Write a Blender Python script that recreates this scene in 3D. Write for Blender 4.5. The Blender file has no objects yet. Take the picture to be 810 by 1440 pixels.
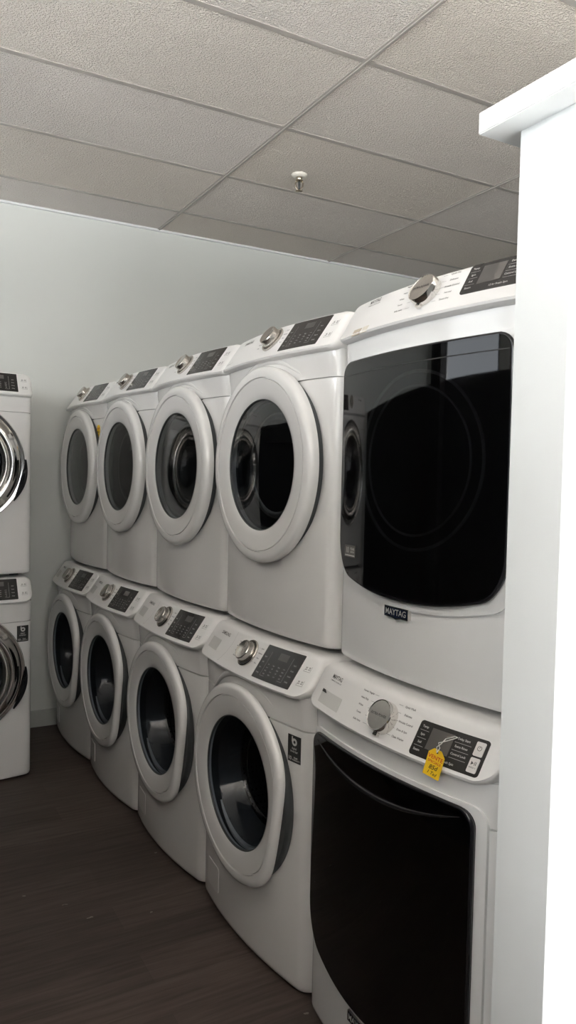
import bpy, bmesh, math, random
from mathutils import Vector, Matrix
random.seed(7)
PI = math.pi
sc = bpy.context.scene
C = sc.collection

# ------------------------------------------------------------------ camera
CAM_Z = 1.507
YAW, PITCH, ROLL, FPX = 0.5109, -0.04337, 0.02145, 1068.85
def make_camera():
    f = Vector((math.sin(YAW)*math.cos(PITCH), math.cos(YAW)*math.cos(PITCH), math.sin(PITCH)))
    r = Vector((math.cos(YAW), -math.sin(YAW), 0)); u = r.cross(f)
    r2 = r*math.cos(ROLL)+u*math.sin(ROLL); u2 = -r*math.sin(ROLL)+u*math.cos(ROLL)
    cd = bpy.data.cameras.new('camera'); cd.sensor_fit = 'VERTICAL'; cd.sensor_height = 36.0
    cd.lens = FPX/1440*36.0; cd.clip_start = 0.05; cd.clip_end = 60
    o = bpy.data.objects.new('camera', cd); C.objects.link(o)
    m = Matrix((r2, u2, -f)).transposed().to_4x4(); m.translation = (0, 0, CAM_Z)
    o.matrix_world = m; sc.camera = o
make_camera()

# ------------------------------------------------------------------ room dimensions, sky, daylight and added side light
CEIL, YB, YR, XL, XR = 3.044, 4.62, -3.0, -2.6, 6.0
WINDOWS = [(-2.4, -1.0, 0.9, 2.9), (-0.9, 0.5, 0.9, 2.9), (0.6, 2.0, 0.9, 2.9)]
ADDED_WINDOWS = [(-0.6, 0.8, 1.1, 2.92), (1.0, 2.4, 1.5, 2.92), (2.6, 4.0, 1.5, 2.92)]     # unseen openings added in the left wall to light the dryers: y0, y1, z0, z1
WIN_POWER, SIDE_POWER = 10, (60, 13, 4)
PAVE_POWER = 3500
SUN = 75
w = bpy.data.worlds.new('world'); sc.world = w; w.use_nodes = True
bg = w.node_tree.nodes['Background']; bg.inputs[0].default_value = (0.80, 0.90, 1.0, 1); bg.inputs[1].default_value = 1.0
for i, (x0, x1, z0, z1) in enumerate(WINDOWS):
    ld = bpy.data.lights.new('window_lamp', 'AREA'); ld.shape = 'RECTANGLE'; ld.size = x1-x0; ld.size_y = z1-z0
    ld.energy = WIN_POWER; ld.color = (1.0, 0.985, 0.96)
    lo = bpy.data.objects.new('window_lamp', ld); C.objects.link(lo)
    lo.location = ((x0+x1)/2, YR-0.13, (z0+z1)/2); lo.rotation_euler = (PI/2, 0, 0)   # shines towards +Y
for i, (y0, y1, z0, z1) in enumerate(ADDED_WINDOWS):  # fill lamps at the added left openings, brightening the upper machines
    ld = bpy.data.lights.new('window_lamp', 'AREA'); ld.shape = 'RECTANGLE'; ld.size = y1-y0; ld.size_y = z1-z0
    ld.energy = SIDE_POWER[i]; ld.color = (1.0, 0.99, 0.975)
    lo = bpy.data.objects.new('window_lamp', ld); C.objects.link(lo)
    lo.location = (XL-0.13, (y0+y1)/2, (z0+z1)/2); lo.rotation_euler = (PI/2, 0, -PI/2)   # shines towards +X
ld = bpy.data.lights.new('sunlit_pavement', 'AREA'); ld.shape = 'RECTANGLE'; ld.size = 9.0; ld.size_y = 9.0      # sun-lit ground outside the shop windows
ld.energy = PAVE_POWER; ld.color = (1.0, 0.985, 0.96)
lo = bpy.data.objects.new('sunlit_pavement', ld); C.objects.link(lo); lo.location = (-0.3, YR-5.2, 0.0); lo.rotation_euler = (PI, 0, 0)
ld = bpy.data.lights.new('sun', 'SUN'); ld.energy = SUN; ld.angle = math.radians(2); ld.color = (1.0, 0.99, 0.97)
lo = bpy.data.objects.new('sun', ld); C.objects.link(lo); lo.rotation_euler = Vector((0.12, 1.0, -1.2)).to_track_quat('-Z', 'Y').to_euler()  # added so the pale front floor bounces light onto the ceiling
sc.view_settings.view_transform = 'Standard'; sc.view_settings.look = 'None'
sc.view_settings.gamma = 1.0; sc.view_settings.use_curve_mapping = False
sc.view_settings.exposure = 0.9
sc.cycles.max_bounces = 10; sc.cycles.diffuse_bounces = 6; sc.cycles.glossy_bounces = 6; sc.cycles.transparent_max_bounces = 12
sc.cycles.caustics_reflective = False; sc.cycles.caustics_refractive = False

# ------------------------------------------------------------------ materials
def new_mat(name):
    m = bpy.data.materials.new(name); m.use_nodes = True
    return m, m.node_tree.nodes, m.node_tree.links, m.node_tree.nodes['Principled BSDF']
def plain(name, col, rough=0.5, metal=0.0, spec=0.5, coat=0.0, noise=0.0, nscale=40, bump=0.0, bscale=200):
    m, n, l, b = new_mat(name)
    b.inputs['Roughness'].default_value = rough; b.inputs['Metallic'].default_value = metal
    b.inputs['Specular IOR Level'].default_value = spec
    b.inputs['Coat Weight'].default_value = coat; b.inputs['Coat Roughness'].default_value = 0.06
    b.inputs['Base Color'].default_value = (*col, 1)
    tc = n.new('ShaderNodeTexCoord')
    if noise:
        t = n.new('ShaderNodeTexNoise'); t.inputs['Scale'].default_value = nscale; t.inputs['Detail'].default_value = 4
        l.new(tc.outputs['Object'], t.inputs['Vector'])
        r = n.new('ShaderNodeMapRange'); r.inputs['To Min'].default_value = 1-noise; r.inputs['To Max'].default_value = 1+noise
        l.new(t.outputs['Fac'], r.inputs['Value'])
        v = n.new('ShaderNodeVectorMath'); v.operation = 'SCALE'; v.inputs[0].default_value = col
        l.new(r.outputs['Result'], v.inputs['Scale']); l.new(v.outputs['Vector'], b.inputs['Base Color'])
    if bump:
        t = n.new('ShaderNodeTexNoise'); t.inputs['Scale'].default_value = bscale; t.inputs['Detail'].default_value = 3
        l.new(tc.outputs['Object'], t.inputs['Vector'])
        bp = n.new('ShaderNodeBump'); bp.inputs['Strength'].default_value = bump; bp.inputs['Distance'].default_value = 0.002
        l.new(t.outputs['Fac'], bp.inputs['Height']); l.new(bp.outputs['Normal'], b.inputs['Normal'])
    return m
M = {}
M['enamel'] = plain('white_enamel', (0.77, 0.763, 0.75), 0.16, coat=0.5, noise=0.012, nscale=6)
M['enamel_cool'] = plain('cool_white_enamel', (0.84, 0.845, 0.845), 0.15, coat=0.5, noise=0.01, nscale=6)
M['plastic'] = plain('white_plastic', (0.77, 0.763, 0.75), 0.18, coat=0.4, noise=0.012, nscale=8)
M['panel_white'] = plain('panel_white', (0.81, 0.805, 0.795), 0.36, noise=0.01, nscale=8)
M['recess'] = plain('grey_recess', (0.62, 0.62, 0.60), 0.4, noise=0.02)
M['black_gloss'] = plain('black_gloss', (0.012, 0.012, 0.014), 0.10, spec=0.5, noise=0.1, nscale=20)
M['display'] = plain('display_black', (0.030, 0.028, 0.027), 0.22, spec=0.45, noise=0.1, nscale=30)
M['display_grey'] = plain('display_grey', (0.085, 0.08, 0.075), 0.3, noise=0.05)
M['display_window'] = plain('display_window', (0.14, 0.13, 0.12), 0.2, noise=0.05)
M['dark'] = plain('dark_grey_plastic', (0.045, 0.050, 0.052), 0.45, noise=0.05)
M['gasket'] = plain('rubber_gasket', (0.06, 0.063, 0.066), 0.55, noise=0.05)
M['cavity'] = plain('cavity_dark', (0.03, 0.03, 0.031), 0.6, noise=0.05)
M['chrome'] = plain('chrome', (0.74, 0.72, 0.69), 0.10, metal=1.0, noise=0.02, nscale=30)
M['chrome_dull'] = plain('satin_chrome', (0.58, 0.55, 0.51), 0.24, metal=1.0, noise=0.04, nscale=60)
M['ink'] = plain('grey_ink', (0.06, 0.058, 0.056), 0.6, noise=0.02)
M['ink_mid'] = plain('mid_grey_ink', (0.20, 0.195, 0.19), 0.6, noise=0.02)
M['ink_pale'] = plain('pale_grey_ink', (0.38, 0.37, 0.36), 0.6, noise=0.02)
M['ink_white'] = plain('white_ink', (0.55, 0.54, 0.52), 0.5, noise=0.02)
M['label'] = plain('black_label', (0.018, 0.018, 0.018), 0.4, noise=0.05)
M['button'] = plain('button_white', (0.72, 0.69, 0.67), 0.35, noise=0.02)
M['navy'] = plain('badge_navy', (0.012, 0.018, 0.04), 0.2, noise=0.05)
M['yellow'] = plain('yellow_card', (0.86, 0.55, 0.02), 0.55, noise=0.02)
M['red_ink'] = plain('red_ink', (0.55, 0.02, 0.02), 0.6, noise=0.02)
M['pen'] = plain('black_pen', (0.02, 0.02, 0.02), 0.6, noise=0.02)
M['string'] = plain('white_string', (0.75, 0.74, 0.71), 0.8, noise=0.05, nscale=300)
M['tape'] = plain('tape_residue', (0.52, 0.45, 0.36), 0.6, noise=0.18, nscale=90)
M['tape_pale'] = plain('tape_pale', (0.72, 0.68, 0.60), 0.6, noise=0.1, nscale=90)
M['brass'] = plain('sprinkler_metal', (0.55, 0.48, 0.38), 0.22, metal=1.0, noise=0.04)
M['sprinkler_white'] = plain('escutcheon_cream', (0.78, 0.74, 0.66), 0.35, noise=0.02)
M['wall'] = plain('wall_paint', (0.645, 0.66, 0.635), 0.75, spec=0.3, noise=0.012, nscale=3, bump=0.10, bscale=260)
M['partition'] = plain('partition_paint', (0.70, 0.725, 0.73), 0.7, spec=0.3, noise=0.01, nscale=5, bump=0.08, bscale=240)
M['trim'] = plain('trim_paint', (0.76, 0.775, 0.775), 0.45, noise=0.01)
M['base'] = plain('baseboard_vinyl', (0.44, 0.45, 0.43), 0.55, noise=0.03)
M['grid'] = plain('grid_steel_paint', (0.42, 0.39, 0.36), 0.45, noise=0.02)
M['tile'] = plain('pale_bounce_floor', (0.66, 0.67, 0.68), 0.5, noise=0.05, nscale=5)  # for the added front floor, pale to throw light upwards
M['slate'] = plain('unseen_slate', (0.045, 0.046, 0.048), 0.6, noise=0.03)  # for the added unseen partitions and column, dark to soak up bounce
M['winframe'] = plain('window_aluminium', (0.30, 0.30, 0.30), 0.4, metal=0.6, noise=0.02)

def smoky(name, tint, mixmin, top=0.75, gloss_rough=0.03):
    m = bpy.data.materials.new(name); m.use_nodes = True
    n, l = m.node_tree.nodes, m.node_tree.links
    n.remove(n['Principled BSDF']); out = n['Material Output']
    tr = n.new('ShaderNodeBsdfTransparent'); tr.inputs[0].default_value = (*tint, 1)
    gl = n.new('ShaderNodeBsdfGlossy'); gl.inputs['Roughness'].default_value = gloss_rough; gl.inputs['Color'].default_value = (1, 1, 1, 1)
    fr = n.new('ShaderNodeLayerWeight'); fr.inputs['Blend'].default_value = 0.5
    pw = n.new('ShaderNodeMath'); pw.operation = 'POWER'; pw.inputs[1].default_value = 4.0; l.new(fr.outputs['Facing'], pw.inputs[0])
    mr = n.new('ShaderNodeMapRange'); mr.inputs['To Min'].default_value = mixmin; mr.inputs['To Max'].default_value = top; l.new(pw.outputs[0], mr.inputs['Value'])
    mx = n.new('ShaderNodeMixShader')
    l.new(mr.outputs[0], mx.inputs[0])
    l.new(tr.outputs[0], mx.inputs[1]); l.new(gl.outputs[0], mx.inputs[2]); l.new(mx.outputs[0], out.inputs['Surface'])
    return m
M['glass'] = smoky('smoked_glass', (0.28, 0.30, 0.32), 0.045)
M['glass_bowl'] = smoky('smoked_bowl_glass', (0.40, 0.43, 0.47), 0.022, 0.16)
M['glass_dark'] = smoky('black_door_glass', (0.30, 0.30, 0.32), 0.045)

M['brushed'] = plain('brushed_metal', (0.60, 0.57, 0.53), 0.33, metal=1.0, noise=0.10, nscale=120)

def drum_mat():
    m, n, l, b = new_mat('perforated_drum_steel')
    b.inputs['Metallic'].default_value = 1.0; b.inputs['Roughness'].default_value = 0.3
    tc = n.new('ShaderNodeTexCoord'); v = n.new('ShaderNodeTexVoronoi'); v.inputs['Scale'].default_value = 60
    v.inputs['Randomness'].default_value = 0.0
    l.new(tc.outputs['Object'], v.inputs['Vector'])
    r = n.new('ShaderNodeValToRGB'); r.color_ramp.elements[0].position = 0.22; r.color_ramp.elements[1].position = 0.28
    r.color_ramp.elements[0].color = (0.01, 0.01, 0.01, 1); r.color_ramp.elements[1].color = (0.14, 0.14, 0.145, 1)
    l.new(v.outputs['Distance'], r.inputs[0]); l.new(r.outputs[0], b.inputs['Base Color'])
    return m
M['drum'] = drum_mat()

def floor_mat():
    m, n, l, b = new_mat('dark_wood_planks')
    tc = n.new('ShaderNodeTexCoord')
    br = n.new('ShaderNodeTexBrick'); br.inputs['Scale'].default_value = 1.0
    br.inputs['Brick Width'].default_value = 1.2; br.inputs['Row Height'].default_value = 0.15
    br.inputs['Mortar Size'].default_value = 0.0012; br.inputs['Mortar Smooth'].default_value = 0.4
    br.inputs['Color1'].default_value = (0.0, 0, 0, 1); br.inputs['Color2'].default_value = (1, 1, 1, 1); br.inputs['Mortar'].default_value = (0.0, 0.0, 0.0, 1)
    br.offset = 0.37
    l.new(tc.outputs['Object'], br.inputs['Vector'])
    mp = n.new('ShaderNodeMapping'); mp.inputs['Scale'].default_value = (2.2, 34, 1)
    l.new(tc.outputs['Object'], mp.inputs['Vector'])
    g = n.new('ShaderNodeTexNoise'); g.inputs['Scale'].default_value = 1.6; g.inputs['Detail'].default_value = 9; g.inputs['Roughness'].default_value = 0.62
    g.inputs['Distortion'].default_value = 0.5
    l.new(mp.outputs[0], g.inputs['Vector'])
    rp = n.new('ShaderNodeValToRGB'); e = rp.color_ramp.elements
    e[0].position = 0.25; e[0].color = (0.040, 0.028, 0.024, 1); e[1].position = 0.78; e[1].color = (0.105, 0.080, 0.068, 1)
    l.new(g.outputs['Fac'], rp.inputs[0])
    # plank to plank tone
    sx = n.new('ShaderNodeSeparateColor'); l.new(br.outputs['Color'], sx.inputs[0])
    tone = n.new('ShaderNodeMapRange'); tone.inputs['To Min'].default_value = 0.80; tone.inputs['To Max'].default_value = 1.18
    l.new(sx.outputs[0], tone.inputs['Value'])
    mu = n.new('ShaderNodeVectorMath'); mu.operation = 'SCALE'; l.new(rp.outputs[0], mu.inputs[0]); l.new(tone.outputs[0], mu.inputs['Scale'])
    # lint and scuffs lying on the floor
    sp = n.new('ShaderNodeTexVoronoi'); sp.inputs['Scale'].default_value = 5.2; sp.inputs['Randomness'].default_value = 1.0
    mp2 = n.new('ShaderNodeMapping'); mp2.inputs['Scale'].default_value = (0.9, 1.8, 1); l.new(tc.outputs['Object'], mp2.inputs['Vector'])
    dn = n.new('ShaderNodeTexNoise'); dn.inputs['Scale'].default_value = 30; l.new(tc.outputs['Object'], dn.inputs['Vector'])
    ad = n.new('ShaderNodeVectorMath'); ad.operation = 'MULTIPLY_ADD'; ad.inputs[1].default_value = (0.06, 0.06, 0); l.new(dn.outputs['Color'], ad.inputs[0]); l.new(mp2.outputs[0], ad.inputs[2])
    l.new(ad.outputs[0], sp.inputs['Vector'])
    lt = n.new('ShaderNodeMath'); lt.operation = 'LESS_THAN'; lt.inputs[1].default_value = 0.05; l.new(sp.outputs['Distance'], lt.inputs[0])
    ml = n.new('ShaderNodeMath'); ml.operation = 'MULTIPLY'; ml.inputs[1].default_value = 0.6; l.new(lt.outputs[0], ml.inputs[0])
    mx = n.new('ShaderNodeMix'); mx.data_type = 'RGBA'; mx.inputs['B'].default_value = (0.30, 0.27, 0.24, 1)
    l.new(ml.outputs[0], mx.inputs['Factor']); l.new(mu.outputs[0], mx.inputs['A']); l.new(mx.outputs['Result'], b.inputs['Base Color'])
    b.inputs['Roughness'].default_value = 0.55; b.inputs['Specular IOR Level'].default_value = 0.3
    bp = n.new('ShaderNodeBump'); bp.inputs['Strength'].default_value = 0.25; bp.inputs['Distance'].default_value = 0.002
    l.new(g.outputs['Fac'], bp.inputs['Height']); l.new(bp.outputs['Normal'], b.inputs['Normal'])
    return m
M['floor'] = floor_mat()

XA, TW, TD, Y1 = 1.617, 1.2446, 0.6223, 0.3706      # ceiling grid: one runner, tile width and depth, first cross line off the far wall
def ceiling_mat():
    m, n, l, b = new_mat('textured_ceiling_tile')
    tc = n.new('ShaderNodeTexCoord')
    # cell id of each tile
    mp = n.new('ShaderNodeMapping'); mp.inputs['Location'].default_value = (-XA+TW*10, -(4.607-Y1)+TD*20, 0); l.new(tc.outputs['Object'], mp.inputs['Vector'])
    dv = n.new('ShaderNodeVectorMath'); dv.operation = 'DIVIDE'; dv.inputs[1].default_value = (TW, TD, 1); l.new(mp.outputs[0], dv.inputs[0])
    fl = n.new('ShaderNodeVectorMath'); fl.operation = 'FLOOR'; l.new(dv.outputs[0], fl.inputs[0])
    wn = n.new('ShaderNodeTexWhiteNoise'); wn.noise_dimensions = '2D'; l.new(fl.outputs[0], wn.inputs['Vector'])
    cr = n.new('ShaderNodeValToRGB'); cr.color_ramp.elements[0].color = (0.84, 0.775, 0.695, 1); cr.color_ramp.elements[1].color = (0.86, 0.81, 0.77, 1)
    l.new(wn.outputs['Value'], cr.inputs[0])
    # worm-like raised texture
    t = n.new('ShaderNodeTexNoise'); t.inputs['Scale'].default_value = 115; t.inputs['Detail'].default_value = 2.0; t.inputs['Distortion'].default_value = 0.6
    mp3 = n.new('ShaderNodeMapping'); mp3.inputs['Scale'].default_value = (1, 1.25, 1); l.new(tc.outputs['Object'], mp3.inputs['Vector'])
    l.new(mp3.outputs[0], t.inputs['Vector'])
    ht = n.new('ShaderNodeValToRGB'); ht.color_ramp.elements[0].position = 0.40; ht.color_ramp.elements[1].position = 0.62; l.new(t.outputs['Fac'], ht.inputs[0])
    bp = n.new('ShaderNodeBump'); bp.inputs['Strength'].default_value = 1.0; bp.inputs['Distance'].default_value = 0.006
    l.new(ht.outputs[0], bp.inputs['Height']); l.new(bp.outputs['Normal'], b.inputs['Normal'])
    l.new(cr.outputs[0], b.inputs['Base Color']); b.inputs['Roughness'].default_value = 0.85; b.inputs['Specular IOR Level'].default_value = 0.2
    return m
M['ceiling'] = ceiling_mat()

# ------------------------------------------------------------------ object helpers
def obj(name, bm, mat, parent=None, smooth=None, label=None):
    bmesh.ops.remove_doubles(bm, verts=bm.verts, dist=1e-6)
    bmesh.ops.recalc_face_normals(bm, faces=bm.faces)
    me = bpy.data.meshes.new(name); bm.to_mesh(me); bm.free()
    me.materials.append(M[mat])
    o = bpy.data.objects.new(name, me); C.objects.link(o)
    if parent: o.parent = parent
    if smooth is not None:
        for p in me.polygons: p.use_smooth = True
        me.set_sharp_from_angle(angle=math.radians(smooth))
    if label: o['label'] = label
    return o
def thing(name, label, cat, loc=(0, 0, 0), rz=0, group=None):
    o = bpy.data.objects.new(name, None); o.empty_display_size = 0.1; C.objects.link(o)
    o.location = loc; o.rotation_euler = (0, 0, rz); o['label'] = label; o['category'] = cat
    if group: o['group'] = group
    return o
def struct(name, bm, mat, label, cat, smooth=None):
    o = obj(name, bm, mat, None, smooth); o['kind'] = 'structure'; o['label'] = label; o['category'] = cat
    return o
def box(bm, x0, x1, y0, y1, z0, z1, bev=0.0):
    g = bmesh.ops.create_cube(bm, size=1.0)
    vs = g['verts']
    for v in vs: v.co = Vector(((x0+x1)/2+v.co.x*(x1-x0), (y0+y1)/2+v.co.y*(y1-y0), (z0+z1)/2+v.co.z*(z1-z0)))
    if bev:
        es = list({e for v in vs for e in v.link_edges})
        bmesh.ops.bevel(bm, geom=es, offset=bev, segments=2, affect='EDGES')
    return bm
def lathe(bm, prof, org, ax, up, seg=64, warp=None, closed=False):
    """prof: (r, h) ; h along ax from org. warp(theta, r) -> r"""
    ax = Vector(ax).normalized(); up = Vector(up); up = (up-ax*up.dot(ax)).normalized(); side = ax.cross(up); org = Vector(org)
    rings = []
    for r, h in prof:
        if r < 1e-7: rings.append([bm.verts.new(org+ax*h)]); continue
        rg = []
        for k in range(seg):
            t = 2*PI*k/seg; rr = warp(t, r) if warp else r
            rg.append(bm.verts.new(org+ax*h+(side*math.cos(t)+up*math.sin(t))*rr))
        rings.append(rg)
    pr = list(zip(rings, rings[1:]))
    if closed: pr.append((rings[-1], rings[0]))
    for a, b in pr:
        for k in range(seg):
            k2 = (k+1) % seg
            if len(a) == 1 and len(b) == 1: continue
            if len(a) == 1: bm.faces.new((a[0], b[k], b[k2]))
            elif len(b) == 1: bm.faces.new((a[k], b[0], a[k2]))
            else: bm.faces.new((a[k], b[k], b[k2], a[k2]))
    return bm
def tube(bm, pts, r, seg=8):
    pts = [Vector(p) for p in pts]; rings = []
    n0 = None
    for i, p in enumerate(pts):
        d = (pts[min(i+1, len(pts)-1)]-pts[max(i-1, 0)]).normalized()
        if n0 is None: n0 = d.orthogonal().normalized()
        n0 = (n0-d*n0.dot(d)).normalized(); b = d.cross(n0)
        rr = r[i] if isinstance(r, (list, tuple)) else r
        rings.append([bm.verts.new(p+(n0*math.cos(2*PI*k/seg)+b*math.sin(2*PI*k/seg))*rr) for k in range(seg)])
    for a, b in zip(rings, rings[1:]):
        for k in range(seg): bm.faces.new((a[k], b[k], b[(k+1) % seg], a[(k+1) % seg]))
    bm.faces.new(rings[0][::-1]); bm.faces.new(rings[-1])
    return bm
def sheet(bm, fn, xs, lo, hi, h0, h1, ns=6):
    """a solid laid on the surface fn(x, s, h): columns xs, from lo(x) to hi(x), between heights h0 and h1"""
    lay = []
    for h in (h0, h1):
        lay.append([[bm.verts.new(fn(x, lo(x)+(hi(x)-lo(x))*j/ns, h)) for j in range(ns+1)] for x in xs])
    n = len(xs)
    for q in (0, 1):
        g = lay[q]
        for i in range(n-1):
            for j in range(ns): bm.faces.new((g[i][j], g[i+1][j], g[i+1][j+1], g[i][j+1]))
    a, b = lay
    for i in range(n-1):
        for j in (0, ns): bm.faces.new((a[i][j], a[i+1][j], b[i+1][j], b[i][j]))
    for j in range(ns):
        for i in (0, n-1): bm.faces.new((a[i][j], a[i][j+1], b[i][j+1], b[i][j]))
    return bm
def lin(a, b, n): return [a+(b-a)*i/(n-1) for i in range(n)]
def rrect(bm, fn, x0, x1, s0, s1, h0, h1, r=0.0, n=10, ns=4):
    if r <= 0: return sheet(bm, fn, lin(x0, x1, n), lambda x: s0, lambda x: s1, h0, h1, ns)
    xs = [x0+r*(1-math.cos(PI/2*k/6)) for k in range(7)] + lin(x0+r, x1-r, n)[1:-1] + [x1-r*(1-math.cos(PI/2*k/6)) for k in range(6, -1, -1)]
    def d(x):
        e = max(0, (x0+r)-x, x-(x1-r)); return r-math.sqrt(max(0, r*r-e*e))
    return sheet(bm, fn, xs, lambda x: s0+d(x)*0.98, lambda x: s1-d(x)*0.98, h0, h1, ns)
_tc = {}
def text_verts(s):
    if s not in _tc:
        cu = bpy.data.curves.new('lettering', 'FONT'); cu.body = s; cu.size = 1.0; cu.align_x = 'CENTER'; cu.align_y = 'CENTER'; cu.resolution_u = 3; cu.offset = 0.014
        o = bpy.data.objects.new('lettering', cu); C.objects.link(o)
        dg = bpy.context.evaluated_depsgraph_get(); me = bpy.data.meshes.new_from_object(o.evaluated_get(dg))
        _tc[s] = ([v.co.copy() for v in me.vertices], [tuple(p.vertices) for p in me.polygons])
        bpy.data.objects.remove(o); bpy.data.curves.remove(cu); bpy.data.meshes.remove(me)
    return _tc[s]
def text(bm, fn, s, x, y, size, h=0.0006, sx=1.0, shear=0.0, rot=0.0):
    vs, fs = text_verts(s); c, q = math.cos(rot), math.sin(rot)
    nv = []
    for v in vs:
        a, b = (v.x*sx+v.y*shear)*size, v.y*size
        nv.append(bm.verts.new(fn(x+a*c-b*q, y+a*q+b*c, h)))
    for f in fs:
        try: bm.faces.new([nv[i] for i in f])
        except ValueError: pass
def rule(bm, fn, x0, s0, x1, s1, wd, h=0.0006):
    d = Vector((x1-x0, s1-s0)); n = Vector((-d.y, d.x)).normalized()*wd/2
    bm.faces.new([bm.verts.new(fn(*q, h)) for q in ((x0+n.x, s0+n.y), (x1+n.x, s1+n.y), (x1-n.x, s1-n.y), (x0-n.x, s0-n.y))])
def dup(root, loc, rz, label):
    r = root.copy(); C.objects.link(r); r.location = loc; r.rotation_euler = (0, 0, rz); r['label'] = label
    for ch in list(root.children):
        c = ch.copy(); C.objects.link(c); c.parent = r
        for g in ch.children:
            d = g.copy(); C.objects.link(d); d.parent = c
    return r

# ------------------------------------------------------------------ room
b = bmesh.new(); box(b, XL-0.1, XR+0.1, YR-0.1, YB+0.1, -0.1, 0); struct('floor', b, 'floor', 'dark brown wood plank floor', 'floor')
b = bmesh.new(); box(b, XL, XR, YR, -0.60, 0, 0.004); struct('floor_bounce', b, 'tile', 'pale floor added behind the viewer to bounce sunlight upwards', 'floor')  # unseen bounce surface, added to brighten the ceiling
b = bmesh.new(); box(b, XL-0.1, XR+0.1, YR-0.1, YB+0.1, CEIL, CEIL+0.1); struct('ceiling', b, 'ceiling', 'suspended ceiling of textured off-white tiles', 'ceiling')
b = bmesh.new(); box(b, XL-0.1, XR+0.1, YB, YB+0.1, 0, CEIL); struct('wall_back', b, 'wall', 'pale grey-green painted far wall', 'wall')
b = bmesh.new(); ys = [YR]+[v for q in ADDED_WINDOWS for v in q[:2]]+[YB]
for i in range(len(ys)-1):
    if i % 2 == 0: box(b, XL-0.1, XL, ys[i], ys[i+1], 0, CEIL)
    else:
        q = ADDED_WINDOWS[i//2]; box(b, XL-0.1, XL, ys[i], ys[i+1], 0, q[2]); box(b, XL-0.1, XL, ys[i], ys[i+1], q[3], CEIL)
struct('wall_left', b, 'wall', 'pale painted side wall on the left', 'wall')
b = bmesh.new(); box(b, XR, XR+0.1, YR, YB, 0, CEIL); struct('wall_right', b, 'wall', 'pale painted side wall on the right', 'wall')
b = bmesh.new()
xs = [XL-0.1]+[v for q in WINDOWS for v in q[:2]]+[XR+0.1]
for i in range(len(xs)-1):
    if i % 2 == 0: box(b, xs[i], xs[i+1], YR-0.1, YR, 0, CEIL)
    else:
        q = WINDOWS[i//2]; box(b, xs[i], xs[i+1], YR-0.1, YR, 0, q[2]); box(b, xs[i], xs[i+1], YR-0.1, YR, q[3], CEIL)
struct('wall_front', b, 'wall', 'front wall with shop windows behind the viewer', 'wall')
for i, (x0, x1, z0, z1) in enumerate(WINDOWS):
    b = bmesh.new(); f = 0.04
    box(b, x0, x0+f, YR-0.08, YR-0.02, z0, z1); box(b, x1-f, x1, YR-0.08, YR-0.02, z0, z1)
    box(b, x0+f, x1-f, YR-0.08, YR-0.02, z0, z0+f); box(b, x0+f, x1-f, YR-0.08, YR-0.02, z1-f, z1)
    struct('window_%d' % (i+1), b, 'winframe', 'metal framed shop window behind the viewer', 'window')
for i, (y0, y1, z0, z1) in enumerate(ADDED_WINDOWS):
    b = bmesh.new(); f = 0.04
    box(b, XL-0.08, XL-0.02, y0, y0+f, z0, z1); box(b, XL-0.08, XL-0.02, y1-f, y1, z0, z1)
    box(b, XL-0.08, XL-0.02, y0+f, y1-f, z0, z0+f); box(b, XL-0.08, XL-0.02, y0+f, y1-f, z1-f, z1)
    struct('window_%d' % (i+1+len(WINDOWS)), b, 'winframe', 'metal framed high window added in the left wall for side light, unseen', 'window')
b = bmesh.new(); box(b, XL, XR, YB-0.012, YB, 0.0, 0.10, 0.003); struct('baseboard_back', b, 'base', 'grey baseboard along the far wall', 'baseboard')
tn = 0
def trim(bm, mat, label, cat='trim'):
    global tn
    tn += 1; return struct('trim_%d' % tn, bm, mat, label, cat)
b = bmesh.new(); box(b, XL, XR, YB-0.022, YB, CEIL-0.012, CEIL-0.0005); trim(b, 'trim', 'pale wall angle where ceiling meets far wall')
# ceiling grid: runners along the row, cross tees along the far wall
YW0 = 4.607
def tbar_y(x, y0, y1):
    b = bmesh.new(); box(b, x-0.012, x+0.012, y0, y1, CEIL-0.003, CEIL+0.01); box(b, x-0.0035, x+0.0035, y0, y1, CEIL-0.008, CEIL-0.003)
    trim(b, 'grid', 'steel ceiling grid runner')
def tbar_x(y, x0, x1):
    b = bmesh.new(); box(b, x0, x1, y-0.012, y+0.012, CEIL-0.0022, CEIL+0.01)
    trim(b, 'grid', 'steel ceiling grid cross tee')
for k in range(-3, 4):
    x = XA+k*TW
    if XL < x < XR: tbar_y(x, YR, YB-0.022)
for k in range(0, 12):
    y = YW0-Y1-k*TD
    if y > YR: tbar_x(y, XL, XR)

# partition on the right, with its cap board
PX, PY0, PY1, PZ = 1.0, 0.868, 0.985, 2.119
b = bmesh.new(); box(b, PX, XR, PY0, PY1, 0, PZ); struct('wall_partition', b, 'partition', 'white partition wall ending beside the nearest machines', 'wall')
b = bmesh.new(); box(b, PX-0.053, XR, PY0-0.05, PY1+0.05, PZ, PZ+0.038, 0.002); trim(b, 'trim', 'white cap board on top of the partition wall', 'cap board')
b = bmesh.new(); box(b, -0.375, -0.275, 2.40, 2.54, 0, CEIL); struct('reflected_column', b, 'slate', 'slim dark column added beside the aisle for its reflection, outside the view', 'column')  # unseen, added as the dark upright mirrored in the dryer glass
b = bmesh.new(); box(b, -1.3, 0.78, -0.56, -0.44, 0, 1.75); struct('wall_blocker_rear', b, 'slate', 'dark partition added behind the viewer to block low light, unseen', 'wall')  # light blocker, keeps low front light off the bottom row
b = bmesh.new(); box(b, -0.50, -0.38, 0.60, YB, 0, 1.98); box(b, -0.50, -0.38, -0.44, 0.60, 0, 0.95); struct('wall_blocker_aisle', b, 'slate', 'dark partition added along the left side of the aisle to cut bounced light, outside the view', 'wall')  # unseen blocker, dims the lower row and darkens the door reflections

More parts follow.
